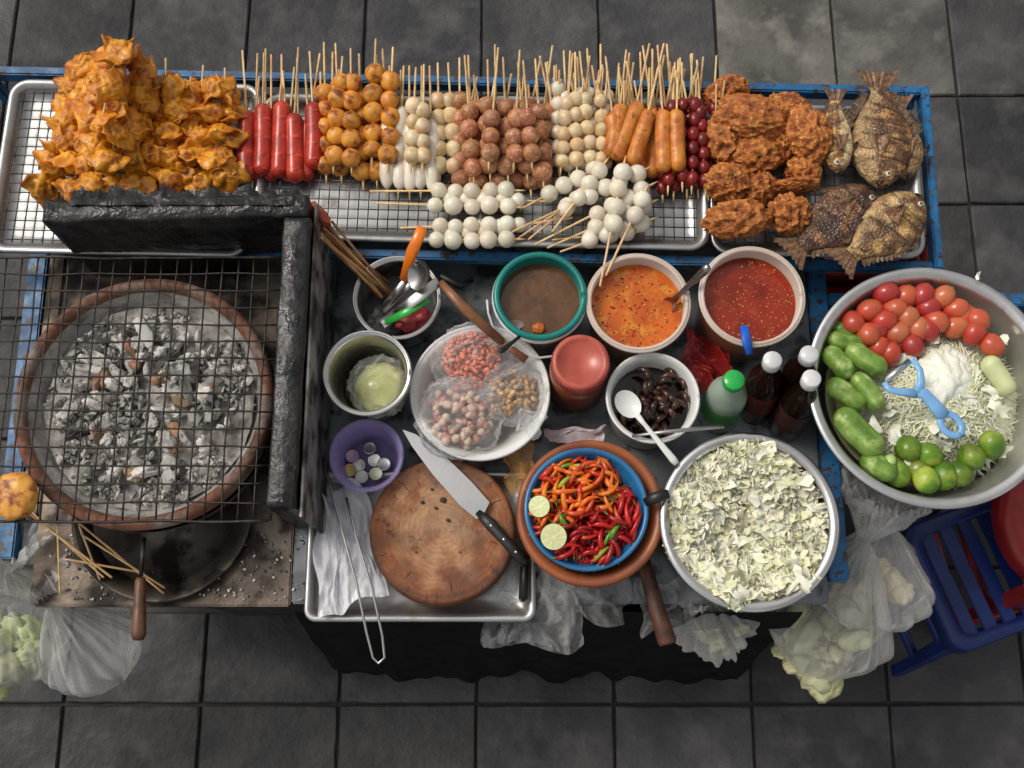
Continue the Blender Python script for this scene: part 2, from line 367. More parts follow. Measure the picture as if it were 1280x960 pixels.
for x in(780,800,815,838): sausage('fried_roll_skewer',x,222,x+3,135,.835,10,'orst',x+R.uniform(-8,14),70+R.uniform(-10,8),False,.001)
cols('dark_red_sausage_skewer',(826,842,857,872,886),240,80,.83,.86,6,8.4,'dred',el=1.25,at=.2,fan=10)
cols('dark_red_sausage_skewer',(834,850,865,880),232,88,.85,.875,6,8,'dred',el=1.25,at=.2,fan=10)
for y,xb,yb in((236,462,239),(257,470,254),(277,500,285),(297,548,300)): balls('fish_ball_skewer',G(645,y+2,.845),G(xb,yb,.838),5,.0165,'wball',at=.08,gap=2.0,amp=.03)
for y,xb,yb in((240,690,252),(288,716,272)): balls('fish_ball_skewer',G(552,y+8,.83),G(xb,yb,.84),5,.016,'wball',at=.06,gap=2.0,amp=.02)
for xa,ya,xb,yb,z,n in((752,207,650,262,.845,4),(735,240,640,303,.84,2),(806,212,640,290,.86,4),(812,232,668,306,.855,4),(812,254,684,310,.85,4),(812,275,700,315,.845,4),(795,290,690,300,.84,3),(780,205,750,358,.875,4),(755,205,690,290,.865,3),(806,240,757,345,.87,2),(745,230,660,300,.85,3)):
    balls('fish_ball_skewer',G(xa,ya,z),G(xb,yb,z-.005),n,.0165,'wball',at=.08,gap=1.98,amp=.03)
m=MB('bamboo_stick_bundle')
for x in list(range(575,900,9))+list(range(690,860,7)):
    a=G(x+R.uniform(-5,5),170,.83); b=G(x+R.uniform(-20,22),R.uniform(54,108),.86+R.uniform(0,.04)); stick(m,a,b)
for x in range(303,500,14): stick(m,G(x,170,.825),G(x+R.uniform(-8,10),R.uniform(50,108),.86))
for x in(92,150,172,208,250,282): stick(m,G(x,150,.85),G(x+R.uniform(-4,6),R.uniform(58,90),.9))
m.build()
# wontons: a filled pouch with a thin pinched, folded skirt of dough
def wonton(s,seed):
    off=Vector((seed*3.3,seed*1.7,seed)); V,Fc=ico(4); out=[];t=[]
    for v in V:
        a=math.atan2(v.y,v.x); h=v.z
        eq=max(0,1-abs(h-.05)*3.4)
        lobe=abs(math.cos(1.5*a+seed))**1.6
        sk=1+eq**.9*(.85*lobe+.12*math.sin(7*a+off.x))
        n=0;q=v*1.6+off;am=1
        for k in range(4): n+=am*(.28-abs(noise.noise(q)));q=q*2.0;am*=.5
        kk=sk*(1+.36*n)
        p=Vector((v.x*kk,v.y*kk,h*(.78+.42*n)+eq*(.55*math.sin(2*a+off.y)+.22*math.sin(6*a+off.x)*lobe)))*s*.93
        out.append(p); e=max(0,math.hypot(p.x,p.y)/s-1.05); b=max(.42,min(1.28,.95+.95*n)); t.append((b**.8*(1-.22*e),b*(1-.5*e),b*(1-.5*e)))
    return out,Fc,t
wl=[wonton(.0232,i*1.37) for i in range(18)]
for xa,ya,xb,yb,z,n in((60,232,92,112,.835,6),(68,210,104,92,.85,5),(92,238,118,85,.855,6),(108,215,132,78,.885,6),(125,232,142,74,.90,7),(140,205,152,70,.93,5),(158,232,172,85,.885,6),(172,212,184,92,.87,5),(192,228,200,112,.845,5),(212,225,214,112,.86,5),(234,224,238,112,.845,5),(250,222,248,125,.84,5),(270,226,270,110,.85,5),(284,224,284,118,.84,5),(125,160,145,72,.955,3),(110,236,112,150,.875,3),(180,236,182,130,.86,4)):
    m=MB('fried_wonton_skewer'); a=G(xa,ya,z);b=G(xb,yb,z+.03); d=(b-a)
    for i in range(n):
        q=a+d*(i/(n-1))+Vector((R.uniform(-1,1),R.uniform(-1,1),R.uniform(-.4,1.0)))*.009
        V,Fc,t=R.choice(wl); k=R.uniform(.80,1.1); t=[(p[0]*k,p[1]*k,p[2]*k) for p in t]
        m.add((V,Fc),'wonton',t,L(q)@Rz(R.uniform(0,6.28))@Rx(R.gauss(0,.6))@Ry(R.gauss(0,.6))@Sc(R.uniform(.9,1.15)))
    stick(m,a,b+d.normalized()*R.uniform(.005,.04)); m.build()
# fried chicken
for x,y,rx,ry,z,a in((908,118,25,18,.845,.4),(938,147,38,24,.875,-.15),(905,176,21,28,.85,.3),(945,190,30,24,.85,.2),(910,228,25,20,.86,0),(946,238,22,18,.842,.4),(922,274,37,20,.872,.12),(982,140,24,22,.862,0),(1010,168,23,32,.875,.3),(1004,214,19,17,.845,0),(975,182,15,20,.84,0),(990,234,30,7,.845,.1),(986,268,23,22,.865,0)):
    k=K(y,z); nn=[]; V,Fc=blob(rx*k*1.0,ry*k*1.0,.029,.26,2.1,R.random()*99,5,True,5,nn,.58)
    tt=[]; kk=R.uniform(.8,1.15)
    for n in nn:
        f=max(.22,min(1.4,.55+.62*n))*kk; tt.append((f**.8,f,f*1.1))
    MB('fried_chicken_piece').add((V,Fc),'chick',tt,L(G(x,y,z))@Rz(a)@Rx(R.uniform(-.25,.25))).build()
# fish
def fish(name,hx,hy,tx,ty,wid,z,flip,c1,c2,c3,thick=.02):
    h=G(hx,hy,z);t=G(tx,ty,z+.004); d=t-h; Ln=d.length; W=wid*K(hy,z)
    m=MB(name); ax=d.normalized(); sd=Vector((0,0,1)).cross(ax).normalized()*flip; up=ax.cross(sd)*flip
    if up.z<0: up=-up
    X=Matrix(((ax.x,sd.x,up.x,h.x),(ax.y,sd.y,up.y,h.y),(ax.z,sd.z,up.z,h.z),(0,0,0,1)))
    prof=[(0,.03),(.02,.12),(.06,.22),(.12,.34),(.2,.44),(.3,.5),(.42,.5),(.52,.46),(.62,.37),(.7,.27),(.77,.19),(.82,.155),(.86,.15)]
    def pr(u):
        for (a,b),(a2,b2) in zip(prof,prof[1:]):
            if u<=a2:
                f=(u-a)/(a2-a); f=f*f*(3-2*f)*.4+f*.6; return b+(b2-b)*f
        return .15
    V=[];Fc=[];tt=[];nu,ns=60,32
    for i in range(nu+1):
        u=.86*i/nu; hh=pr(u)*W; th=thick*(min(1,(u/.16))**.6 if u<.16 else 1)*(1-.75*max(0,(u-.35)/.51)); th=max(th,.002)
        for k in range(ns):
            a=2*math.pi*k/ns; y=math.cos(a)*hh+ .05*W*math.sin(u*3); zz=math.sin(a)*th
            q=math.cos(a); p=Vector((u*Ln,y,zz)); p.z+=.002*noise.noise(p*90)
            gill=abs(u-.2-.03*math.cos(q*2))<.010; sl=u>.27 and ((u*Ln*1.0+q*.012)%.032)<.004 and abs(q)<.75
            if gill or sl: p.z-=.0022
            V.append(p); n=noise.fractal(p*45+h*9,.8,2,4)
            cc=c1 if q<-.25+n*.3 else (c2 if n<.25 else c3)
            cc=tuple(cc[j]*(1+.5*n) for j in range(3))
            if gill: cc=tuple(x*.3 for x in cc)
            if sl: cc=tuple(x*.35 for x in cc)
            if u<.05: cc=tuple(x*.6 for x in cc)
            tt.append(tuple(max(.004,x) for x in cc))
    for i in range(nu):
        for k in range(ns):
            j=(k+1)%ns; Fc.append((i*ns+k,(i+1)*ns+k,(i+1)*ns+j,i*ns+j))
    Fc.append(tuple(range(ns))); m.add((V,Fc),'fishm',tt,X)
    def fin(p0,p1,l0,l1,lean,n,zz=0):
        V=[];Fc=[]
        for i in range(n*2+1):
            f=i/(n*2); b=p0.lerp(p1,f); ln=(l0+(l1-l0)*f)*(1.0 if i%2 else .68)*R.uniform(.85,1.1)
            V.append(Vector((b.x,b.y,zz))); V.append(Vector((b.x+lean.x*ln,b.y+lean.y*ln,zz+R.uniform(-.002,.003))))
        for i in range(n*2): Fc.append((2*i,2*i+1,2*i+3,2*i+2))
        m.add((V,Fc),'fin',(1,1,1),X,False)
    for s,u0,u1,q in((1,.25,.8,.16),(-1,.55,.8,.14),(-1,.28,.36,.2)):
        nseg=5
        for e in range(nseg):
            a=u0+(u1-u0)*e/nseg;b=u0+(u1-u0)*(e+1)/nseg
            fin(Vector((a*Ln,s*pr(a)*W*.95,0)),Vector((b*Ln,s*pr(b)*W*.95,0)),q*W,q*W*1.2,Vector((.7,s*.8)),3)
    V=[];Fc=[];n=14
    for i in range(n+1):
        f=i/n*2-1; ln=(.16+.03*abs(f))*Ln*(1 if i%2 else .86)
        V.append(Vector((.84*Ln,f*.14*W,0))); V.append(Vector((.84*Ln+ln,f*.36*W,R.uniform(-.001,.004))))
    for i in range(n): Fc.append((2*i,2*i+1,2*i+3,2*i+2))
    m.add((V,Fc),'fin',(1.3,1.2,1.1),X,False)
    m.add(grid(lambda u,v:Vector(((.24+.17*u)*Ln,(v-.5)*W*(.08+.3*u)-.05*W,thick*.95+.002+.003*math.sin(v*9))),4,8),'fin',(1.6,1.4,1.2),X)
    m.add(ico(2),'plain',(.6,.58,.5),X@L((.10*Ln,.1*W,thick*.72))@Sc(.0055,.0055,.004)); m.add(ico(2),'plain',(.03,.02,.02),X@L((.10*Ln,.1*W,thick*.72+.002))@Sc(.003,.003,.003))
    m.add(tube([X@Vector((0,-.02*W,.002)),X@Vector((.05*Ln,-.09*W,thick*.55))],[.001,.0022],6),'plain',(.02,.01,.01))
    return m.build()
fish('grilled_mackerel',1048,218,1044,112,42,.86,1,(.66,.52,.30),(.26,.14,.06),(.6,.36,.10),.019)
fish('grilled_tilapia',1100,236,1097,90,78,.85,-1,(.40,.26,.12),(.17,.085,.04),(.42,.24,.08))
fish('grilled_tilapia',1092,238,985,318,74,.865,1,(.16,.08,.04),(.085,.042,.024),(.2,.09,.035))
fish('grilled_tilapia',1152,246,1048,330,72,.875,1,(.44,.29,.13),(.20,.11,.05),(.42,.27,.10))
fish('grilled_tilapia',1132,225,1122,120,56,.835,1,(.34,.22,.11),(.16,.085,.04),(.3,.16,.06))
# ------------------------------------------------------------------ grill + windbreak
m=MB('charcoal_stove'); gc=G(178,500,.86); gr=163*K(500,.86)
m.add(lathe([(gr*.70,-.155),(gr*.80,-.15),(gr*.97,-.05),(gr,-.008),(gr*.985,0),(gr*.945,.004),(gr*.91,-.003),(gr*.895,-.012)],72),'clay',(1,1,1),L(gc))
m.add(lathe([(gr*.895,-.012),(gr*.84,-.045),(gr*.72,-.062),(0,-.064)],72),'ashw',(1.1,1.08,1.05),L(gc))
m.add(lathe([(gr*.60,-.16),(gr*.86,-.159),(gr*.93,-.12),(gr*.985,-.06),(gr*.975,-.06),(gr*.90,-.12)],64),'black',(2.2,1.5,1.2),L(gc))
def ashf(u,v):
    r=u*gr*.82; a=v*2*math.pi; p=Vector((r*math.cos(a),r*math.sin(a),0))
    return Vector((p.x,p.y,-.048+.006*u**3+.016*noise.fractal(p*20,.7,2,5)))
V,Fc=grid(ashf,44,120); tt=[]
for v in V:
    n=noise.fractal(v*16+Vector((3,1,0)),.7,2,4); f=max(.45,min(1.45,1.0+.8*n)); tt.append((f,f*.975,f*.95))
m.add((V,Fc),'ashw',tt,L(gc)); m.build()
m=MB('charcoal_and_ash')
def coalpiece(a,r,s,k,dz):
    V,Fc=blob(s*R.uniform(.8,2.0),s*R.uniform(.5,1.1),s*R.uniform(.35,.75),.6,1.2,R.random()*99,2)
    m.add((V,Fc),'coal',(k,k*.985,k*.96),L(gc+Vector((r*math.cos(a),r*math.sin(a),dz)))@rrot(),False)
for i in range(1700):
    a=R.uniform(0,6.283); r=gr*.80*math.sqrt(R.random()); nn=noise.noise(Vector((r*math.cos(a)*11,r*math.sin(a)*11,2)))
    if nn<-.16: continue
    coalpiece(a,r,R.uniform(.0015,.0072),R.choice([.3,.55,.8,1.0,1.15,1.2]),-.046+R.uniform(0,.010)+.01*nn)
for i in range(100):
    a=R.uniform(0,6.283); r=gr*.66*math.sqrt(R.random()); coalpiece(a,r,R.uniform(.009,.021)*R.uniform(.6,1),R.choice([.2,.6,.9,1.1,1.25,1.3,1.3]),-.036+.010*(1-r/gr)+R.uniform(0,.008))
for i in range(12):
    a=R.uniform(0,6.28); r=gr*.6*math.sqrt(R.random()); m.add(blob(.018,.010,.008,.4,1.5,R.random()*99,2),'coal',tv((.55,.34,.22),.4),L(gc+Vector((r*math.cos(a),r*math.sin(a),-.026)))@rrot(),False)
m.add(blob(.012,.032,.003,.3,1.5,4,3),'plain',(.78,.77,.74),L(G(180,415,.84))@Rz(.5)@Rx(.3)); m.build()
m=MB('wire_grill_grate'); zg=.878
x0=G(0,500,zg).x-.10; x1=G(346,500,zg).x; y0=G(0,652,zg).y; y1=G(0,322,zg).y
nx=21; ny=15
def wv(p,k): return p+Vector((.004*noise.noise(p*9+Vector((k,0,0))),.004*noise.noise(p*9+Vector((0,k,4))),.005*noise.noise(p*5)))
for i in range(nx+1):
    x=x0+(x1-x0)*i/nx; e=i in(0,nx)
    m.add(tube([wv(Vector((x,y0+(y1-y0)*t/14,zg)),i*.7) for t in range(15)],.0026 if e else .0017,6),'wire')
for i in range(ny+1):
    y=y0+(y1-y0)*i/ny; e=i in(0,ny)
    m.add(tube([wv(Vector((x0+(x1-x0)*t/16,y,zg+.003)),i*.9+50) for t in range(17)],.0026 if e else .0017,6),'wire')
m.build()
m=MB('sooty_windbreak')
zt=.965; pL=G(54,264,zt); pC=G(370,256,zt); pF=G(350,632,zt)
def wall(p,q,th,mt,zb=.702,zt=zt,bump=.0035):
    d=(q-p); d.z=0; Ln=d.length; an=math.atan2(d.y,d.x)
    n=60
    loops=[]
    for i in range(n+1):
        x=Ln*i/n; lp=[]
        for yy,zz in((-th/2,zb),(-th/2,(zb*2+zt)/3),(-th/2,(zb+zt*2)/3),(-th/2,zt-.004),(-th/2+.004,zt),(0,zt-.001),(th/2-.004,zt),(th/2,zt-.004),(th/2,(zb+zt)/2),(th/2,zb)):
            o=Vector((x,yy,zz)); nn=noise.fractal(o*16,.8,2,3)*bump; lp.append(Vector((x,yy+nn,zz+(nn if zz>zb else 0))))
        loops.append(lp)
    m.add(loft(loops,True,True),mt,(1,1,1),L((p.x,p.y,0))@Rz(an))
wall(pL,pC+Vector((.02,0,0)),.042,'black'); wall(Vector((pC.x+.002,pC.y-.0245,0)),pF,.046,'black')
sx=pC.x+.03
m.add(box(.004,(pC.y-pF.y)+.03,.235,.001),'oldsteel',(2.2,2.3,2.4),L((sx,(pC.y+pF.y)/2,.825)),False)
def flap(u,v):
    jag=.018*noise.noise(Vector((u*14,3,1)))+.012*noise.noise(Vector((u*40,5,1)))
    return Vector((pL.x+.045+u*.40,pL.y+.010+v*(.034+jag),zt+.003+.006*noise.noise(Vector((u*12,v*2,3)))-.01*v))
m.add(grid(flap,90,5),'black',(.5,.5,.5)); m.build()
m=MB('tin_ash_plate'); m.add(lathe([(0,0),(.13,0),(.16,.01),(.165,.012),(.163,.008),(.13,-.003),(0,-.003)],48),'oldsteel',(.6,.55,.5),L(G(205,640,.704))).build()
m=MB('ash_on_tabletop')
for i in range(320):
    x=R.uniform(80,385);y=R.uniform(665,750); s=R.uniform(.0006,.0028)
    k=R.choice([.15,.3,.6,1]); m.add(blob(s*1.4,s,s*.6,.3,2,i,1),'coal',(k,k,k),L(G(x,y,.7025))@Rz(R.uniform(0,6)),False)
m.build()
m=MB('stove_tool_handle'); a=G(180,672,.76);b=G(176,722,.765);e=G(173,800,.77)
m.add(tube([a,b],.004,8),'oldsteel'); m.add(tube([b,b.lerp(e,.05),b.lerp(e,.5),b.lerp(e,.9),e],[.007,.010,.011,.013,.009],14),'woodh',(.6,.7,.8)); m.build()
m=MB('grilled_bun_skewer'); p=G(20,619,.89); m.add(blob(.037,.042,.022,.1,1.4,3,4),'gold',(1.15,1.25,1.6),L(p)); stick(m,G(36,642,.88),G(140,722,.78),.0022); m.build()
m=MB('loose_bamboo_sticks')
for q in((45,645,130,722),(92,648,205,742),(72,665,75,742),(100,660,125,725),(108,672,206,735),(88,700,180,716)): stick(m,G(q[0],q[1],.79),G(q[2],q[3],.712+R.uniform(0,.02)),.002)
m.build()
# ------------------------------------------------------------------ vessels
def vessel(name,px,py,zr,rp,h,mt,taper=.82,lip=.006,wall=.003,fill=None,fd=.03,t0=(1,1,1)):
    k=K(py,zr); r=rp*k; p=G(px,py,zr); m=MB(name); rb=r*taper
    X=L(p)
    V,Fc=lathe([(0,-h),(rb*.94,-h),(rb,-h+.006),(r-lip-.001,-.012),(r-lip*.2,-.006),(r,-.002),(r-.001,.001),(r-lip*.8,.001),(r-lip-wall,-.004),(rb-wall,-h+.01),(rb*.9,-h+.004),(0,-h+.004)],64)
    m.add((V,Fc),mt,[(t0 if v.z<-.01 else (1,1,1)) for v in V],X)
    if fill:
        t=fd/h; rf=(r-lip-wall)*(1-t)+(rb-wall)*t-.0005
        m.add(grid(lambda u,v:Vector((u*rf*math.cos(-v*6.28319),u*rf*math.sin(-v*6.28319),-fd+.0008*noise.noise(Vector((u*7*math.cos(v*6.283),u*7*math.sin(v*6.283),rp))))),12,48),fill,(1,1,1),X)
        return m,p,rf
    return m,p,r
def ring(m,p,r,tr,mt,t=(1,1,1)):
    m.add(tube([p+Vector((r*math.cos(a*math.pi/32),r*math.sin(a*math.pi/32),0)) for a in range(65)],tr,8),mt,t)
def flecks(m,p,r,fd,n,cl,s=.002):
    for i in range(n):
        a=R.uniform(0,6.28); q=r*math.sqrt(R.random())*.96; ss=s*R.uniform(.5,1.4)
        m.add(blob(ss,ss*R.uniform(.4,1),ss*.3,.2,2,i,1),'gloss',R.choice(cl),L(p+Vector((q*math.cos(a),q*math.sin(a),-fd+.0006)))@Rz(a*5))
def spoon(m,A,B,hr,mt,hm=None,dp=.012,rw=.004,t=(1,1,1),el=1.3):
    A=Vector(A);B=Vector(B); d=(B-A).normalized(); sd=Vector((0,0,1)).cross(d).normalized(); up=d.cross(sd)
    X=Matrix(((d.x,sd.x,up.x,A.x),(d.y,sd.y,up.y,A.y),(d.z,sd.z,up.z,A.z),(0,0,0,1)))
    for o in(0,.0012): m.add(grid(lambda u,v:Vector((u*hr*el*math.cos(v*6.28319),u*hr*math.sin(v*6.28319),-dp*(1-u*u)-o)),8,28),mt,t,X)
    s=A+d*hr*el*.97
    m.add(tube([s,s+d*.02,s.lerp(B,.5),s.lerp(B,.9),B],[rw*1.1,rw*.8,rw,rw*1.4,rw*1.1],8,.5),hm or mt,t)
m,p,r=vessel('soup_bucket',675,370,.86,58,.155,'tubw',.8,lip=.004,fill='soup1',fd=.028)
ring(m,p+Vector((0,0,.001)),r+.005,.006,'teal'); m.add(lathe([(r-.001,-.03),(r+.003,-.004),(r+.004,.002),(r+.0055,-.03)],64),'teal',(1,1,1),L(p))
ring(m,p+Vector((0,0,-.010)),r+.009,.0042,'white')
hp=[p+Vector(((r+.022)*math.cos(a),(r+.03)*math.sin(a),-.02-.02*math.sin(-a))) for a in [math.pi*1.0+i*math.pi/14 for i in range(0,12)]]
m.add(tube(hp,.0022,8),'white'); flecks(m,p,r,.028,50,[(.25,.13,.06),(.05,.025,.012)],.0012)
m.add(blob(.012,.010,.006,.3,2,4,3),'orst',(.9,.7,.7),L(G(674,410,.835))); spoon(m,G(658,414,.835),G(625,440,.90),.012,'blackp'); m.build()
m,p,r=vessel('orange_sauce_tub',798,378,.86,66,.155,'tub',.8,lip=.005,fill='soup2',fd=.03,t0=(.85,.55,.38))
ring(m,p,r+.004,.0035,'tub'); flecks(m,p,r,.03,260,[(.45,.02,.008),(.7,.3,.04),(.25,.015,.01),(.6,.40,.08)],.0022); m.build()
m=MB('steel_ladle'); spoon(m,G(835,382,.832),G(886,333,.93),.014,'steel',dp=.008,rw=.006,t=(.5,.45,.42)); m.build()
m,p,r=vessel('chili_sauce_tub',940,370,.875,67,.17,'tub',.8,lip=.005,fill='soup3',fd=.03,t0=(.6,.28,.18))
ring(m,p,r+.004,.0035,'tub'); flecks(m,p,r,.03,330,[(.55,.2,.03),(.4,.02,.01),(.6,.33,.07)],.0017)
m.build()
m=MB('blue_spoon'); m.add(tube([G(930,408,.885),G(933,425,.89),G(937,443,.885)],[.007,.009,.006],10,.4),'dbluep',(1.5,6,5)).build()
m,p,r=vessel('white_enamel_bowl',600,490,.81,87,.09,'white',.62,lip=.010,wall=.003); ring(m,p,r-.002,.0035,'white'); m.build()
def crumb_bag(name,px,py,z,rp,mt,n,item,knot=None):
    m=MB(name); k=K(py,z); rr_=rp*k; c0=G(px,py,z)
    for i in range(n):
        while True:
            v=Vector((R.uniform(-1,1),R.uniform(-1,1),R.uniform(-.3,1)))
            if v.length<.95: break
        q=c0+Vector((v.x*rr_*.93,v.y*rr_*.93,v.z*rr_*.45)); item(m,q)
    m.add(blob(rr_*1.10,rr_*1.05,rr_*.66,.16,1.9,px,5,True,4),mt,(1,1,1),L(c0))
    if knot:
        kk=G(knot[0],knot[1],z+.03)
        def kf(u,v):
            a=v*6.283; w=.004+.022*u**1.5; return c0.lerp(kk,.75)+(kk-c0)*u*.6+Vector((w*math.cos(a)*(1+.4*math.sin(5*a)),w*math.sin(a)*(1+.4*math.sin(4*a)),.02*u))
        m.add(grid(kf,10,30),mt)
    return m.build()
crumb_bag('bag_of_dried_shrimp',590,450,.80,42,'bag',420,lambda m,q:m.add(blob(.0065,.0042,.0035,.4,2,R.random()*9,1),'plain',tv((.74,.20,.10),.3),L(q)@rrot()),(620,425))
def garlic(m,q):
    s=R.uniform(.0075,.0105); V,Fc=ico(2); V=[Vector((v.x*(1-.45*max(0,v.z)),v.y*(1-.45*max(0,v.z)),v.z*1.5)) for v in V]
    m.add((V,Fc),'plain',tv(R.choice([(.62,.42,.30),(.50,.22,.18),(.68,.52,.38)]),.15),L(q)@rrot()@Sc(s*.8))
crumb_bag('bag_of_garlic',574,522,.80,46,'bag',120,garlic)
crumb_bag('bag_of_peanuts',641,492,.80,35,'bag',130,lambda m,q:m.add(blob(.0065,.0045,.0042,.25,1.6,R.random()*9,2),'plain',tv(R.choice([(.55,.30,.10),(.66,.42,.18),(.4,.2,.07)]),.15),L(q)@rrot()),(655,520))
m,p,r=vessel('steel_bucket',459,466,.86,54,.155,'steel',.72,lip=.005); ring(m,p,r,.003,'steel'); m.build()
m=MB('bag_of_sour_fruit'); q=G(475,484,.80); m.add(blob(.043,.045,.030,.12,1.3,3,4,True,3),'gloss',(.55,.56,.20),L(q)); m.add(blob(.05,.05,.037,.2,1.8,8,5,True,4),'bag',(1,1,.9),L(q+Vector((0,.0,.004)))); m.build()
m,p,r=vessel('utensil_pot',496,372,.82,54,.115,'steel',.8,lip=.005); ring(m,p,r,.003,'steel'); m.add(lathe([(0,-.06),(r*.85,-.06)],32),'blackp',(1,1,1),L(p)); m.build()
m=MB('orange_tongs'); m.add(tube([G(505,350,.86),G(515,315,.90),G(528,285,.93)],[.009,.011,.010],12,.5),'gloss',(.85,.20,.01)); m.add(tube([G(478,385,.8),G(505,352,.86)],.006,8,.4),'steel'); m.build()
m=MB('serving_spoon'); spoon(m,G(523,344,.90),G(478,392,.80),.024,'steel',dp=.010,rw=.005); m.build()
m=MB('steel_spatula'); m.add(tube([G(478,405,.83),G(548,352,.89)],[.012,.010],10,.15),'steel'); m.add(tube([G(550,352,.893),G(580,385,.885),G(628,428,.86)],[.006,.010,.008],12,.6),'woodh'); m.add(tube([G(628,428,.86),G(658,450,.85)],[.005,.008],10,.4),'woodh'); m.build()
m=MB('green_knife'); m.add(tube([G(482,403,.84),G(508,390,.855),G(536,374,.86)],[.006,.008,.006],10,.4),'gloss',(.03,.45,.06)); m.build()
m=MB('pot_rags'); m.add(blob(.03,.02,.012,.4,2,5,4,True),'plain',(.30,.02,.02),L(G(515,398,.80))); m.add(blob(.028,.03,.015,.4,2,9,4,True),'plain',(.03,.03,.03),L(G(480,405,.79))); m.build()
m=MB('used_skewer_bundle')
for i in range(20):
    a=G(402+R.uniform(-3,14),283+R.uniform(-12,14),.90); b=G(482+R.uniform(-12,14),362+R.uniform(-10,14),.80); m.add(tube([a,b],.0024,6),'bamboo',R.choice([(.6,.5,.4),(.35,.25,.2),(1,1,1),(.4,.15,.1)]))
m.add(blob(.016,.012,.010,.3,1.5,3,3),'saus',(.8,1.6,1),L(G(400,268,.91))@Rz(-.8)@Sc(1.8,1,1)); m.build()
m=MB('black_pot_handle'); m.add(tube([G(550,345,.8),G(575,358,.79),G(590,350,.78)],.006,8),'blackp').build()
m=MB('chili_powder_jar'); jt=G(726,452,.875)
m.add(lathe([(0,-.17),(.047,-.17),(.052,-.16),(.053,-.05),(.048,-.035),(.044,-.03),(0,-.03)],48),'jar',(1,1,1),L(jt))
m.add(lathe([(.049,-.034),(.0505,-.032),(.0505,-.004),(.048,0),(.041,.001),(.039,-.003),(0,-.003)],48),'lid',(1,1,1),L(jt))
for i in range(48):
    a=i*6.2832/48; m.add(box(.002,.003,.024,.0008),'lid',(1,1,1),L(jt+Vector((.0508*math.cos(a),.0508*math.sin(a),-.018)))@Rz(a),False)
m.build()
m,p,r=vessel('white_tub',816,497,.84,57,.13,'tubw',.84,lip=.004); ring(m,p,r,.003,'white'); m.add(lathe([(0,-.05),(r*.9,-.05)],32),'glassd',(1,1,1),L(p)); m.build()
m=MB('pickled_black_crab')
for i in range(46):
    a=R.uniform(0,6.28);q=r*.66*math.sqrt(R.random()); c0=p+Vector((q*math.cos(a)+.004,q*math.sin(a),-.035+R.uniform(0,.016)))
    b=R.uniform(0,6.28); s=R.uniform(.014,.024); m.add(tube([c0+Vector((s*math.cos(b+t*1.3),s*math.sin(b+t*1.3),.006*math.sin(t*3))) for t in(0,.3,.6,.9,1.2)],[.002,.0055,.006,.005,.002],8),'gloss',tv((.05,.020,.013),.5))
m.build()
m=MB('white_plastic_spoon'); spoon(m,G(785,505,.872),G(846,580,.858),.021,'white',dp=.009,rw=.005,el=1.25); m.build()
m=MB('steel_spoon'); m.add(tube([G(790,545,.85),G(830,540,.86),G(905,533,.862)],[.003,.0035,.004],8,.5),'steel').build()
def bottle(name,cap,base,zt,R0,mt,capm,ct,label=None,lt=None):
    a=G(*base,.702); b=G(*cap,zt); d=b-a; h=d.length; X=L(a)@align(d); m=MB(name)
    m.add(lathe([(0,0),(R0*.95,0),(R0,.006),(R0,h*.58),(R0*.93,h*.66),(R0*.55,h*.76),(R0*.40,h*.84),(R0*.40,h*.93),(0,h*.93)],36),mt,(1,1,1),X)
    m.add(lathe([(R0*.5,h*.90),(R0*.52,h*.905),(R0*.52,h*.99),(R0*.47,h),(0,h)],28),capm,ct,X)
    if label: m.add(lathe([(R0+.0006,h*.2),(R0+.0006,h*.52)],36),label,lt,X)
    return m
bottle('soy_sauce_bottle',(966,449),(944,512),.93,.031,'glassd','gloss',(.7,.7,.7),'plain',(.12,.02,.01)).build()
bottle('soy_sauce_bottle',(1012,442),(984,500),.93,.031,'glassd','gloss',(.6,.6,.62)).build()
bottle('soy_sauce_bottle',(1015,472),(982,534),.93,.031,'glassd','gloss',(.72,.72,.72),'plain',(.07,.02,.015)).build()
bottle('green_cap_bottle',(918,474),(897,520),.88,.036,'glassc','gloss',(.02,.38,.07),'plain',(.12,.40,.12)).build()
m,p,r=vessel('purple_coin_tub',458,569,.80,45,.085,'purple',.78,lip=.004); ring(m,p,r,.0028,'purple'); m.build()
m=MB('coins')
for i,(x,y,t) in enumerate(((468,575,(.8,.8,.8)),(448,582,(.7,.7,.7)),(437,588,(.75,.55,.25)),(480,580,(.8,.8,.8)),(452,596,(.7,.7,.7)),(470,592,(.75,.72,.6)),(440,570,(.5,.35,.5)),(462,560,(.6,.5,.6)))):
    m.add(lathe([(0,0),(.0125,0),(.013,.0008),(.0125,.0018),(.0105,.0012),(0,.0014)],24),'steel',t,L(G(x,y,.728+i*.0012))@Rx(R.uniform(-.15,.15)))
m.build()
tray('prep_tray',385,590,668,776,.722,'alu',.018,.02,0,False)
m=MB('chopping_board'); bc=G(553,663,.775); br=92.5*K(660,.775); V,Fc=lathe([(0,-.068),(br*.9,-.068),(br*.985,-.06),(br*1.0,-.03),(br*.99,-.006),(br*.965,0)]+[(br*(.94-.94*i/28),-.003*(i/28)) for i in range(29)],110)
tt=[]
for v in V:
    r0=math.hypot(v.x+.004,v.y-.012)/br; n=noise.fractal(v*24,.7,2,5); a=max(0,min(1,1.35-r0*1.6+n*.8)); 
    b0=1.0 if r0<.96 else .62
    tt.append((b0*(1+.75*a),b0*(1+2.0*a),b0*(1+4.2*a)))
V=[Vector((v.x*(1+.012*noise.noise(v*14)),v.y*(1+.012*noise.noise(v*14+Vector((3,3,3)))),v.z)) for v in V]
m.add((V,Fc),'board',tt,L(bc))
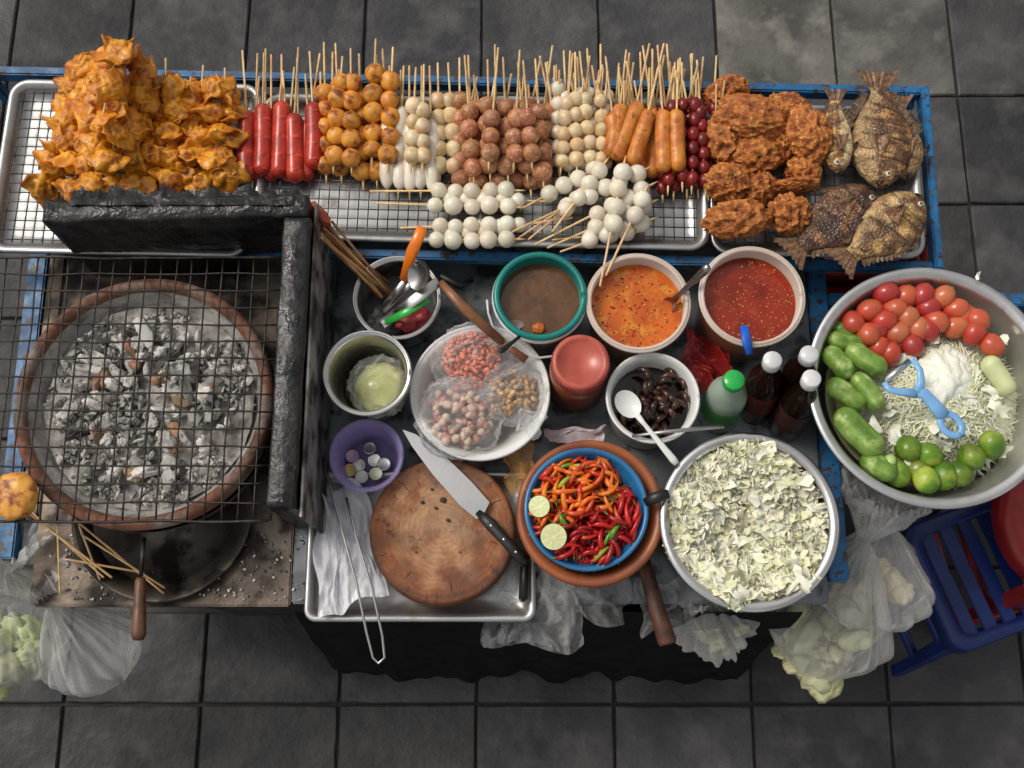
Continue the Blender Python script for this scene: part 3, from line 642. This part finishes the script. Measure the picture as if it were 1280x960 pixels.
for i in range(16):
    a=R.uniform(0,6.28); r0=br*R.uniform(.65,.9); r1=min(br*.985,r0+br*R.uniform(.08,.25)); 
    m.add(tube([bc+Vector((r0*math.cos(a),r0*math.sin(a),.0001)),bc+Vector(((r0+r1)/2*math.cos(a+.02),(r0+r1)/2*math.sin(a+.02),.0001)),bc+Vector((r1*math.cos(a),r1*math.sin(a),.0))],[.0002,.0007,.0005],6,.3),'board',(.3,.25,.2))
for x,y,s in((554,625,.006),(560,650,.004),(540,612,.003),(528,628,.004),(520,690,.002),(575,690,.002),(545,635,.003),(565,618,.002)): m.add(blob(s,s*.8,.001,.4,1,x,2),'plain',(.03,.02,.015),L(G(x,y,.7762)))
m.build()
m=MB('kitchen_knife'); zk=.788
P=[G(*q,zk) for q in((503,537),(520,543),(560,574),(590,603),(612,628),(606,640),(596,649),(575,632),(540,592),(515,558))]
m.add(prism(P,zk-.0008,zk+.0009),'steel',(1.05,1.05,1.07),None,False)
m.add(tube([G(597,640,zk+.002),G(612,654,zk+.004),G(632,676,zk+.006),G(650,696,zk+.005),G(658,706,zk+.002)],[.006,.011,.0095,.0115,.007],14,.7),'blackp')
for x,y in((614,657),(630,674),(645,690)): m.add(ico(2),'steel',(1,1,1),L(G(x,y,zk+.0125))@Sc(.0028,.0028,.0012))
m.build()
m=MB('black_handled_knife'); m.add(box(.016,.085,.014,.004),'blackp',(1,1,1),L(G(655,722,.735))@Rz(-.05)); m.build()
m=MB('steel_tongs'); z=.785
m.add(tube([G(405,578,z),G(424,650,z),G(446,730,z),G(458,790,z-.01),G(466,822,z-.02),G(473,829,z-.02),G(481,822,z-.02),G(478,795,z-.01),G(465,735,z),G(445,670,z),G(433,622,z)],.0024,8),'steel').build()
mc=G(738,640,.835); mr=93*K(640,.835); m=MB('clay_mortar')
m.add(lathe([(0,-.135),(mr*.62,-.135),(mr*.66,-.125),(mr*.80,-.07),(mr*.97,-.02),(mr*1.0,-.008),(mr*.985,.002),(mr*.93,.004),(mr*.84,-.004),(mr*.78,-.03),(mr*.5,-.10),(0,-.11)],64),'clay2',(1,1,1),L(mc)); m.build()
m=MB('blue_plastic_bowl'); bp=G(733,636,.852); b2=78*K(636,.852)
m.add(lathe([(0,-.062),(b2*.6,-.062),(b2*.8,-.04),(b2*.95,-.006),(b2,0),(b2*.985,.003),(b2*.93,.002),(b2*.90,-.006),(b2*.75,-.038),(b2*.55,-.055),(0,-.055)],64),'bluep',(1,1,1),L(bp)); m.build()
m=MB('chili_peppers')
for i in range(460):
    a=R.uniform(0,6.28); r=b2*.86*math.sqrt(R.random()); x,y=r*math.cos(a),r*math.sin(a)
    lay=i/460; zz=-.045+.048*lay+ .012*(1-(r/b2)**2)*lay
    b=R.gauss(.9,.9)+(0 if y<.01 else -.5); Ln=R.uniform(.03,.05); cv=R.uniform(-.9,.9); pts=[]
    for t in range(7):
        f=t/6-.5; pts.append(bp+Vector((x+Ln*f*math.cos(b+cv*f),y+Ln*f*math.sin(b+cv*f),zz+.006*math.cos(f*3)+R.uniform(-.0006,.0006))))
    w=R.uniform(.0034,.0050); q=y+.35*-x+R.gauss(0,.02)
    if R.random()<.07: cc=R.choice([(.12,.28,.02),(.35,.42,.04),(.07,.14,.02)])
    elif q>.0: cc=R.choice([(.75,.14,.01),(.62,.07,.008),(.8,.2,.015),(.55,.03,.01)])
    else: cc=R.choice([(.50,.008,.008),(.40,.006,.008),(.6,.02,.01),(.3,.005,.006)])
    if max(math.hypot(pp.x-bp.x,pp.y-bp.y) for pp in pts)>b2*.95: continue
    m.add(tube(pts,[w*.6,w,w*1.05,w*.95,w*.8,w*.5,w*.12],8),'gloss',tv(cc,.1))
    if R.random()<.5: m.add(tube([pts[0],pts[0]-(pts[1]-pts[0])*1.3],[.002,.0009],6),'plain',(.12,.24,.04))
m.build()
def limehalf(px,py,z,rp,tx,ty):
    m=MB('lime_half'); s=rp*K(py,z); X=L(G(px,py,z))@Rx(tx)@Ry(ty)
    V,Fc=lathe([(0,-1.0),(.5,-.87),(.85,-.55),(1,-.1),(.99,0),(.93,.02)],32); m.add((V,Fc),'lime',(1,1,1),X@Sc(s))
    V,Fc=grid(lambda u,v:Vector((u*.94*math.cos(v*6.28319),u*.94*math.sin(v*6.28319),.02+.03*(abs(math.sin(v*6.28319*4.5))**.5)*(u*(1-u)*3))),10,90)
    tt=[]
    for v in V:
        r0=math.hypot(v.x,v.y); a=math.atan2(v.y,v.x); w=abs(math.sin(a*4.5))
        tt.append((.80,.80,.54) if (r0>.86 or r0<.1 or w<.16) else (.66,.68,.34))
    m.add((V,Fc),'gloss',tt,X@Sc(s)); m.build()
limehalf(674,633,.872,14,.15,-.2); limehalf(692,671,.872,17,.2,-.1)
m=MB('knife_handle'); m.add(tube([G(806,628,.86),G(820,622,.868),G(836,617,.87)],[.007,.0105,.008],12,.7),'blackp').build()
m=MB('wooden_pestle'); m.add(tube([G(795,672,.745),G(808,715,.745),G(822,765,.745),G(834,802,.745),G(835,806,.745)],[.012,.013,.015,.017,.014],16),'wood').build()
# cabbage pot
m,p,r=vessel('steel_pot',937,651,.85,112,.14,'steel',.86,lip=.006,wall=.003)
m.add(lathe([(r-.004,-.01),(r+.001,-.004),(r+.001,.002),(r-.006,.004),(r-.014,.003),(r-.017,-.004)],72),'steel',(1.3,1.3,1.3),L(p)); m.build()
def leaf(m,q,s,cl,X,asp=None,n=4):
    off=Vector((R.random()*30,0,0)); cv=R.uniform(-1.2,1.2); asp=asp or R.uniform(.4,1.0)
    V,Fc=grid(lambda u,v:Vector(((u-.5)*s*(1+.5*noise.noise(Vector((u*2,v*2,1))+off)),(v-.5)*s*asp*(1+.6*noise.noise(Vector((u*2,v*2,7))+off))+s*.3*math.sin(u*3+off.x)*min(1,asp*1.5),s*(cv*(u-.5)**2+.35*noise.noise(Vector((u*3,v*3,3))+off)))),n,n)
    m.add((V,Fc),'leaf',cl,L(q)@X)
m=MB('chopped_cabbage'); rc=r*.88
m.add(grid(lambda u,v:Vector((u*rc*.97*math.cos(v*6.28319),u*rc*.97*math.sin(v*6.28319),-.055+.03*u)),8,40),'leaf',(.70,.68,.46),L(p))
for i in range(2300):
    a=R.uniform(0,6.28); q=rc*math.sqrt(R.random())*.96; hh=-.058+.042*(q/rc)**1.5+R.uniform(0,.018)+.028*noise.noise(Vector((q*math.cos(a)*14,q*math.sin(a)*14,0)))
    cl=tv(R.choice([(.84,.82,.65),(.82,.80,.60),(.86,.85,.73),(.74,.75,.48),(.85,.83,.68),(.86,.85,.74)]),.05)
    big=R.random()<.3
    leaf(m,p+Vector((q*math.cos(a),q*math.sin(a),hh)),R.uniform(.022,.048),cl,Rz(R.uniform(0,6.28))@Rx(R.gauss(0,.35))@Ry(R.gauss(0,.3)),R.uniform(.4,.75) if big else R.uniform(.10,.32))
m.build()
# ------------------------------------------------------------------ big bowl
zb=.86; bc=G(1164,482,zb); R1=156*K(482,zb)
m=MB('aluminium_bowl'); m.add(lathe([(0,-.158),(R1*.5,-.158),(R1*.66,-.145),(R1*.83,-.09),(R1*.915,-.02),(R1*.925,-.004),(R1*.99,.0),(R1,.003),(R1*.995,.007),(R1*.96,.007),(R1*.92,.004),(R1*.905,-.006),(R1*.80,-.09),(R1*.62,-.14),(0,-.15)],96),'alu',(1.3,1.3,1.3),L(bc)); m.build()
m=MB('shredded_papaya_and_cabbage')
sc=G(1182,490,.838); sr=90*K(488,.83)
m.add(grid(lambda u,v:Vector((u*sr*1.14*math.cos(-v*6.28319),u*sr*1.07*math.sin(-v*6.28319),-.050+.052*(1-u*u)+.006*noise.noise(Vector((u*6*math.cos(v*6.283),u*6*math.sin(v*6.283),0))))),24,60),'leaf',(.80,.80,.58),L(sc))
m.add(lathe([(0,-.09),(R1*.66,-.09),(R1*.76,-.072)],48),'leaf',(.5,.5,.3),L(bc))
for i in range(2300):
    a=R.uniform(0,6.28); q=sr*math.sqrt(R.random())*1.14; b=R.uniform(0,6.28)+.5*a; Ln=R.uniform(.025,.065)
    z0=-.046+.052*(1-min(1.15,(q/sr)**2))+R.uniform(0,.008); c0=sc+Vector((q*math.cos(a),q*.98*math.sin(a),z0)); cv=R.uniform(-2,2)
    pts=[c0+Vector((Ln*f*math.cos(b+cv*f),Ln*f*math.sin(b+cv*f),-abs(f)*.006+R.uniform(-.001,.002))) for f in(-.5,-.2,.15,.5)]
    m.add(tube(pts,[.0008,.0017,.0017,.0007],6,.45),'leaf',tv(R.choice([(.84,.84,.64),(.80,.81,.56),(.86,.86,.74)]),.06))
hb=G(1190,478,.852)
for lay in range(13):
    f=lay/12
    def lf(u,v):
        a=v*6.28319; rr_=.076*(1-.62*f)*(1+.24*noise.noise(Vector((math.cos(a)*1.7,math.sin(a)*1.7,lay*2.7)))+.07*math.sin(8*a+lay*2)*u)*u
        return Vector((rr_*1.12*math.cos(a)+.014*f,rr_*.9*math.sin(a)-.008*f,-.014+.026*f-.024*u**3*(1-.4*f)+.007*noise.noise(Vector((rr_*45*math.cos(a),rr_*45*math.sin(a),lay)))))
    m.add(grid(lf,12,64),'leaf',tv((.86,.86,.77) if lay>3 else (.78,.82,.58),.03),L(hb)@Rz(lay*.35))
for i in range(40):
    x,y=R.gauss(1180,46),R.gauss(494,36); leaf(m,G(x,y,.834+R.uniform(0,.010)),R.uniform(.014,.03),tv((.85,.85,.72),.04),Rz(R.uniform(0,6.28))@Rx(R.gauss(0,.25)))
m.build()
m=MB('green_papaya_piece'); m.add(capsule(G(1232,446,.846),G(1264,494,.846),.018,20,20),'plain',(.58,.62,.32)).build()
for x,y in((1107,367),(1132,372),(1154,370),(1179,372),(1087,388),(1118,386),(1160,385),(1195,387),(1066,403),(1106,401),(1135,399),(1094,414),(1121,417),(1147,412),(1170,402),(1194,409),(1085,418),(1112,443),(1140,431),(1218,416),(1240,432),(1098,436),(1205,396),(1222,400),(1160,412)):
    c1=R.choice([(.48,.035,.018),(.54,.06,.025),(.40,.022,.018),(.54,.085,.035)]); m=MB('tomato'); X=L(G(x,y,.842+R.uniform(-.004,.008)))@Rz(R.uniform(0,3.14))
    V,Fc=blob(.0205,.0205,.0245,.05,1.2,x,3); tt=[]
    for v in V:
        f=max(0,min(1,v.z/.0245*.5+.5+noise.noise(v*60)*.3)); tt.append((c1[0],c1[1]*(1+1.0*f),c1[2]*(1+f)))
    X=X@Rx(1.2+R.uniform(-.3,.4)); m.add((V,Fc),'gloss',tt,X); m.add(ico(1),'plain',(.25,.18,.05),X@L((0,0,.0242))@Sc(.0022,.0022,.001)); m.build()
for x,y,z in((1135,561,.84),(1162,570,.84),(1214,571,.845),(1240,556,.845),(1122,592,.835),(1180,595,.84),(1158,600,.848),(1199,592,.835),(1146,588,.83),(1108,582,.83)):
    MB('lime').add(blob(.0225,.0225,.0255,.03,1.2,x,4),'lime',tv((1.15,1.1,1),.25),L(G(x,y,z))@rrot()).build()
for x0,y0,x1,y1,r,z in((1034,420,1080,431,12,.838),(1030,436,1064,474,13.5,.84),(1060,432,1108,464,13.5,.852),(1034,478,1080,512,13.5,.845),(1066,468,1100,512,12,.852),(1048,512,1102,566,17,.858),(1078,568,1122,594,14.5,.848),(1042,404,1070,420,11,.83)):
    a=G(x0,y0,z);b=G(x1,y1,z+.003); rp=r*K(y0,z); V,Fc=capsule(a,b,rp,24,34,bend=R.choice((-1,1))*.004)
    V=[v+Vector((noise.noise(v*70),noise.noise(v*70+Vector((5,5,5))),noise.noise(v*70+Vector((9,1,5)))))*.0016 for v in V]
    tt=[]
    for i in range(len(V)):
        e=min(1,min(i//24,34-i//24)/7); s=1+.28*(1 if (i%24)%4==0 else 0); k=.75+.25*e; tt.append((s*(1.25-.25*e),s*k*1.1,s))
    MB('cucumber').add((V,Fc),'cuc',tt).build()
MB('cut_cucumber').add(capsule(G(1102,574,.85),G(1118,584,.85),.017,20,16),'gloss',(.45,.62,.22)).build()
m=MB('vegetable_peeler'); z=.898
m.add(tube([G(1143,489,z),G(1155,492,z),G(1170,508,z),G(1180,521,z)],[.010,.0105,.012,.0135],12,.45),'lblue')
pc=G(1189,531,z)
m.add(tube([pc+Rz(-.9)@Vector((.021*math.cos(a*.3307),.0155*math.sin(a*.3307),0)) for a in range(20)],.0062,10,.6),'lblue')
m.add(tube([G(1146,492,z),G(1128,490,z),G(1112,488,z),G(1105,478,z)],[.009,.007,.006,.005],10,.6),'lblue'); m.add(tube([G(1146,492,z),G(1152,478,z),G(1150,462,z),G(1140,449,z)],[.009,.007,.006,.005],10,.6),'lblue')
m.add(box(.058,.011,.002,.0006),'steel',(1,1,1),L((G(1105,478,z)+G(1140,449,z))/2)@Rz(.69)); m.build()
# ------------------------------------------------------------------ plastics
def crumple(name,q,amp,fr,mt,seed,n=70,t=(1,1,1)):
    P=[G(*c) for c in q]; m=MB(name); off=Vector((seed*5.1,seed*2.3,seed))
    def fn(u,v):
        p=P[0].lerp(P[1],u).lerp(P[3].lerp(P[2],u),v)
        w=Vector((noise.noise(Vector((u*2.2,v*2.2,1))+off),noise.noise(Vector((u*2.2,v*2.2,9))+off),0))*.03
        x=Vector((u*fr,v*fr*.5,0))+off; r=0;a=1
        for k in range(4): r+=a*(.4-abs(noise.noise(x)));x=x*2.05;a*=.45
        return p+w+Vector((0,0,r*amp))
    m.add(grid(fn,n,n),mt,t)
    return m.build()
crumple('crumpled_white_wrapper',[(392,618,.735),(450,600,.74),(488,745,.735),(398,775,.73)],.035,3.4,'cloth',2)
crumple('clear_plastic_bag',[(610,718,.70),(700,712,.71),(715,815,.64),(606,800,.64)],.05,3.5,'bagc',5)
crumple('clear_plastic_bag',[(672,714,.70),(790,720,.71),(775,785,.67),(685,775,.67)],.05,3.5,'bagc',6)
crumple('clear_plastic_bag',[(790,724,.70),(872,714,.70),(880,785,.64),(800,795,.64)],.05,3.5,'bagc',15)
crumple('clear_plastic_bag',[(590,745,.69),(720,735,.70),(730,800,.65),(620,810,.65)],.045,5,'bagc',17)
crumple('red_plastic_bag',[(850,410,.78),(905,430,.76),(915,500,.74),(865,480,.76)],.05,3,'bagr',7)
crumple('printed_packet',[(685,535,.75),(752,530,.75),(755,560,.74),(690,560,.74)],.02,3,'cloth',8,24,(1,.82,.8))
crumple('amber_sauce_bag',[(628,570,.77),(668,560,.77),(672,622,.75),(630,618,.75)],.03,2,'bago',9,30)
def hangbag(name,bot,top,rmax,mt,seed,inner=None,it=(1,1,1),ni=9):
    m=MB(name); b=G(*bot); tp=G(*top); ax=(tp-b); Ln=ax.length; X=L(b)@align(ax); off=Vector((seed*3.3,seed,seed*1.7))
    if inner:
        for i in range(ni*3):
            a=R.uniform(0,6.28); q=rmax*.62*math.sqrt(R.random()); s=R.uniform(.14,.34)*rmax
            m.add(blob(s,s*.8,s*.5,.5,1.6,seed+i,3,True),inner,tv(it,.18),X@L((q*math.cos(a),q*math.sin(a),Ln*R.uniform(.10,.36)))@rrot())
    def kf(u,v):
        a=v*6.28319
        if u<.75: t=u/.75; r=rmax*(math.sin(min(1,t*1.9)*math.pi/2))*(1-max(0,t-.42)/.58)**.9+.008
        else: t=(u-.75)/.25; r=.008+rmax*.55*t
        pl=.5*min(1,u*1.4); q=Vector((math.cos(a)*2.6,math.sin(a)*2.6,u*1.1))+off; n=0;am=1
        for k in range(4): n+=am*(.32-abs(noise.noise(q)));q=Vector((q.x*2.1,q.y*2.1,q.z*1.6));am*=.55
        r*=1+(.25+pl)*n; z=Ln*(u*1.12)+.03*noise.noise(q)*(u if u>.9 else .15)
        return Vector((r*math.cos(a),r*math.sin(a),z))
    m.add(grid(kf,46,110),mt,(1,1,1),X)
    return m.build()
hangbag('bag_of_cabbage',(1005,850,.42),(1095,640,.70),.105,'bagw',3,'leaf',(.66,.62,.38),11)
hangbag('plastic_carrier_bag',(1078,785,.48),(1110,630,.70),.10,'bagw',12,'leaf',(.6,.52,.36),5)
hangbag('plastic_carrier_bag',(12,845,.45),(2,690,.70),.10,'bagw',21,'leaf',(.58,.62,.32),10)
hangbag('plastic_carrier_bag',(150,850,.45),(48,735,.68),.085,'bagw',33)
hangbag('plastic_carrier_bag',(905,795,.50),(880,735,.68),.075,'bagw',41,'leaf',(.40,.40,.2),4)
# ------------------------------------------------------------------ stools + crate
def stool(name,px,py,z,rad_,mt,ang,rnd=False):
    m=MB(name); c0=G(px,py,z); w=rad_
    lo=lambda i,zz:rrl(2*w-2*i,2*w-2*i,(w-i)*(.98 if rnd else .3),zz,10)
    X=L((c0.x,c0.y,0))@Rz(ang)
    if rnd: m.add(loft([lo(.0,z-.05),lo(-.004,z-.045),lo(.0,z-.008),lo(.008,z),lo(.03,z-.001),lo(.035,z-.005),lo(w*.8,z-.006),lo(w*.83,z-.03)],False,True),mt,(1,1,1),X)
    else:
        m.add(loft([lo(.0,z-.05),lo(-.004,z-.045),lo(.0,z-.008),lo(.006,z),lo(.028,z-.001),lo(.032,z-.03)],False,False),mt,(1,1,1),X)
        for i in range(5):
            x=-w+.05+i*(2*w-.1)/4; m.add(box(.030,2*w-.05,.008,.002),mt,(1,1,1),X@L((x,0,z-.012)),False)
    for sx in(1,-1):
        for sy in(1,-1):
            a=Vector((sx*(w-.03),sy*(w-.03),z-.03)); b=Vector((sx*(w+.02),sy*(w+.02),.0)); m.add(tube([X@a,X@b],[.022,.016],4),mt,(1,1,1),None,False)
    for i,(s0,s1) in enumerate((((1,1),(-1,1)),((-1,1),(-1,-1)),((-1,-1),(1,-1)),((1,-1),(1,1)))):
        for zz in(.12,.26):
            f=w+.02-.05*zz/z; m.add(tube([X@Vector((s0[0]*f,s0[1]*f,zz)),X@Vector((s1[0]*f,s1[1]*f,zz))],.012,6),mt)
    return m.build()
stool('blue_plastic_stool',1236,712,.36,.14,'dbluep',.35)
stool('red_plastic_stool',1345,650,.47,.15,'redp',.2,True)
m=MB('red_plastic_crate'); cc=G(1068,358,.45)
for z in(.18,.26,.34,.42): m.add(loft([rrl(.34,.24,.02,z),rrl(.345,.245,.02,z+.05),rrl(.325,.225,.015,z+.05),rrl(.32,.22,.015,z)],False,False),'redp',(.6,.6,.6),L((cc.x,cc.y,0)))
for sx in(-1,1):
    for sy in(-1,1): m.add(box(.02,.02,.30,.003),'redp',(.6,.6,.6),L((cc.x+sx*.155,cc.y+sy*.105,.32)))
m.add(box(.32,.22,.01),'redp',(.3,.3,.3),L((cc.x,cc.y,.18))); m.build()
# ------------------------------------------------------------------ light, world, camera
el,az=rad(52),rad(-62)
w=bpy.data.worlds.new('World'); bpy.context.scene.world=w; w.use_nodes=True; n=w.node_tree.nodes; l=w.node_tree.links
sk=n.new('ShaderNodeTexSky'); sk.sky_type='NISHITA'; sk.sun_disc=False; sk.sun_elevation=el; sk.sun_rotation=az; sk.dust_density=4; sk.air_density=1.2
hs=n.new('ShaderNodeHueSaturation'); hs.inputs['Saturation'].default_value=.08; l.new(sk.outputs[0],hs.inputs['Color']); l.new(hs.outputs[0],n['Background'].inputs[0]); n['Background'].inputs[1].default_value=.128
sd=bpy.data.lights.new('sun','SUN'); sd.energy=1.4; sd.angle=rad(18); sd.color=(1,.91,.78); so=bpy.data.objects.new('sun',sd); bpy.context.collection.objects.link(so)
sdir=Vector((math.sin(az)*math.cos(el),math.cos(az)*math.cos(el),math.sin(el))); so.rotation_euler=sdir.to_track_quat('Z','Y').to_euler()
cd=bpy.data.cameras.new('camera'); cd.lens=36*F/1280; cd.sensor_width=36; cd.clip_end=200; co=bpy.data.objects.new('camera',cd); co.location=(0,0,H); co.rotation_euler=(T,0,0)
bpy.context.collection.objects.link(co); bpy.context.scene.camera=co
vs=bpy.context.scene.view_settings; vs.view_transform='Standard'; vs.look='None'; vs.exposure=0
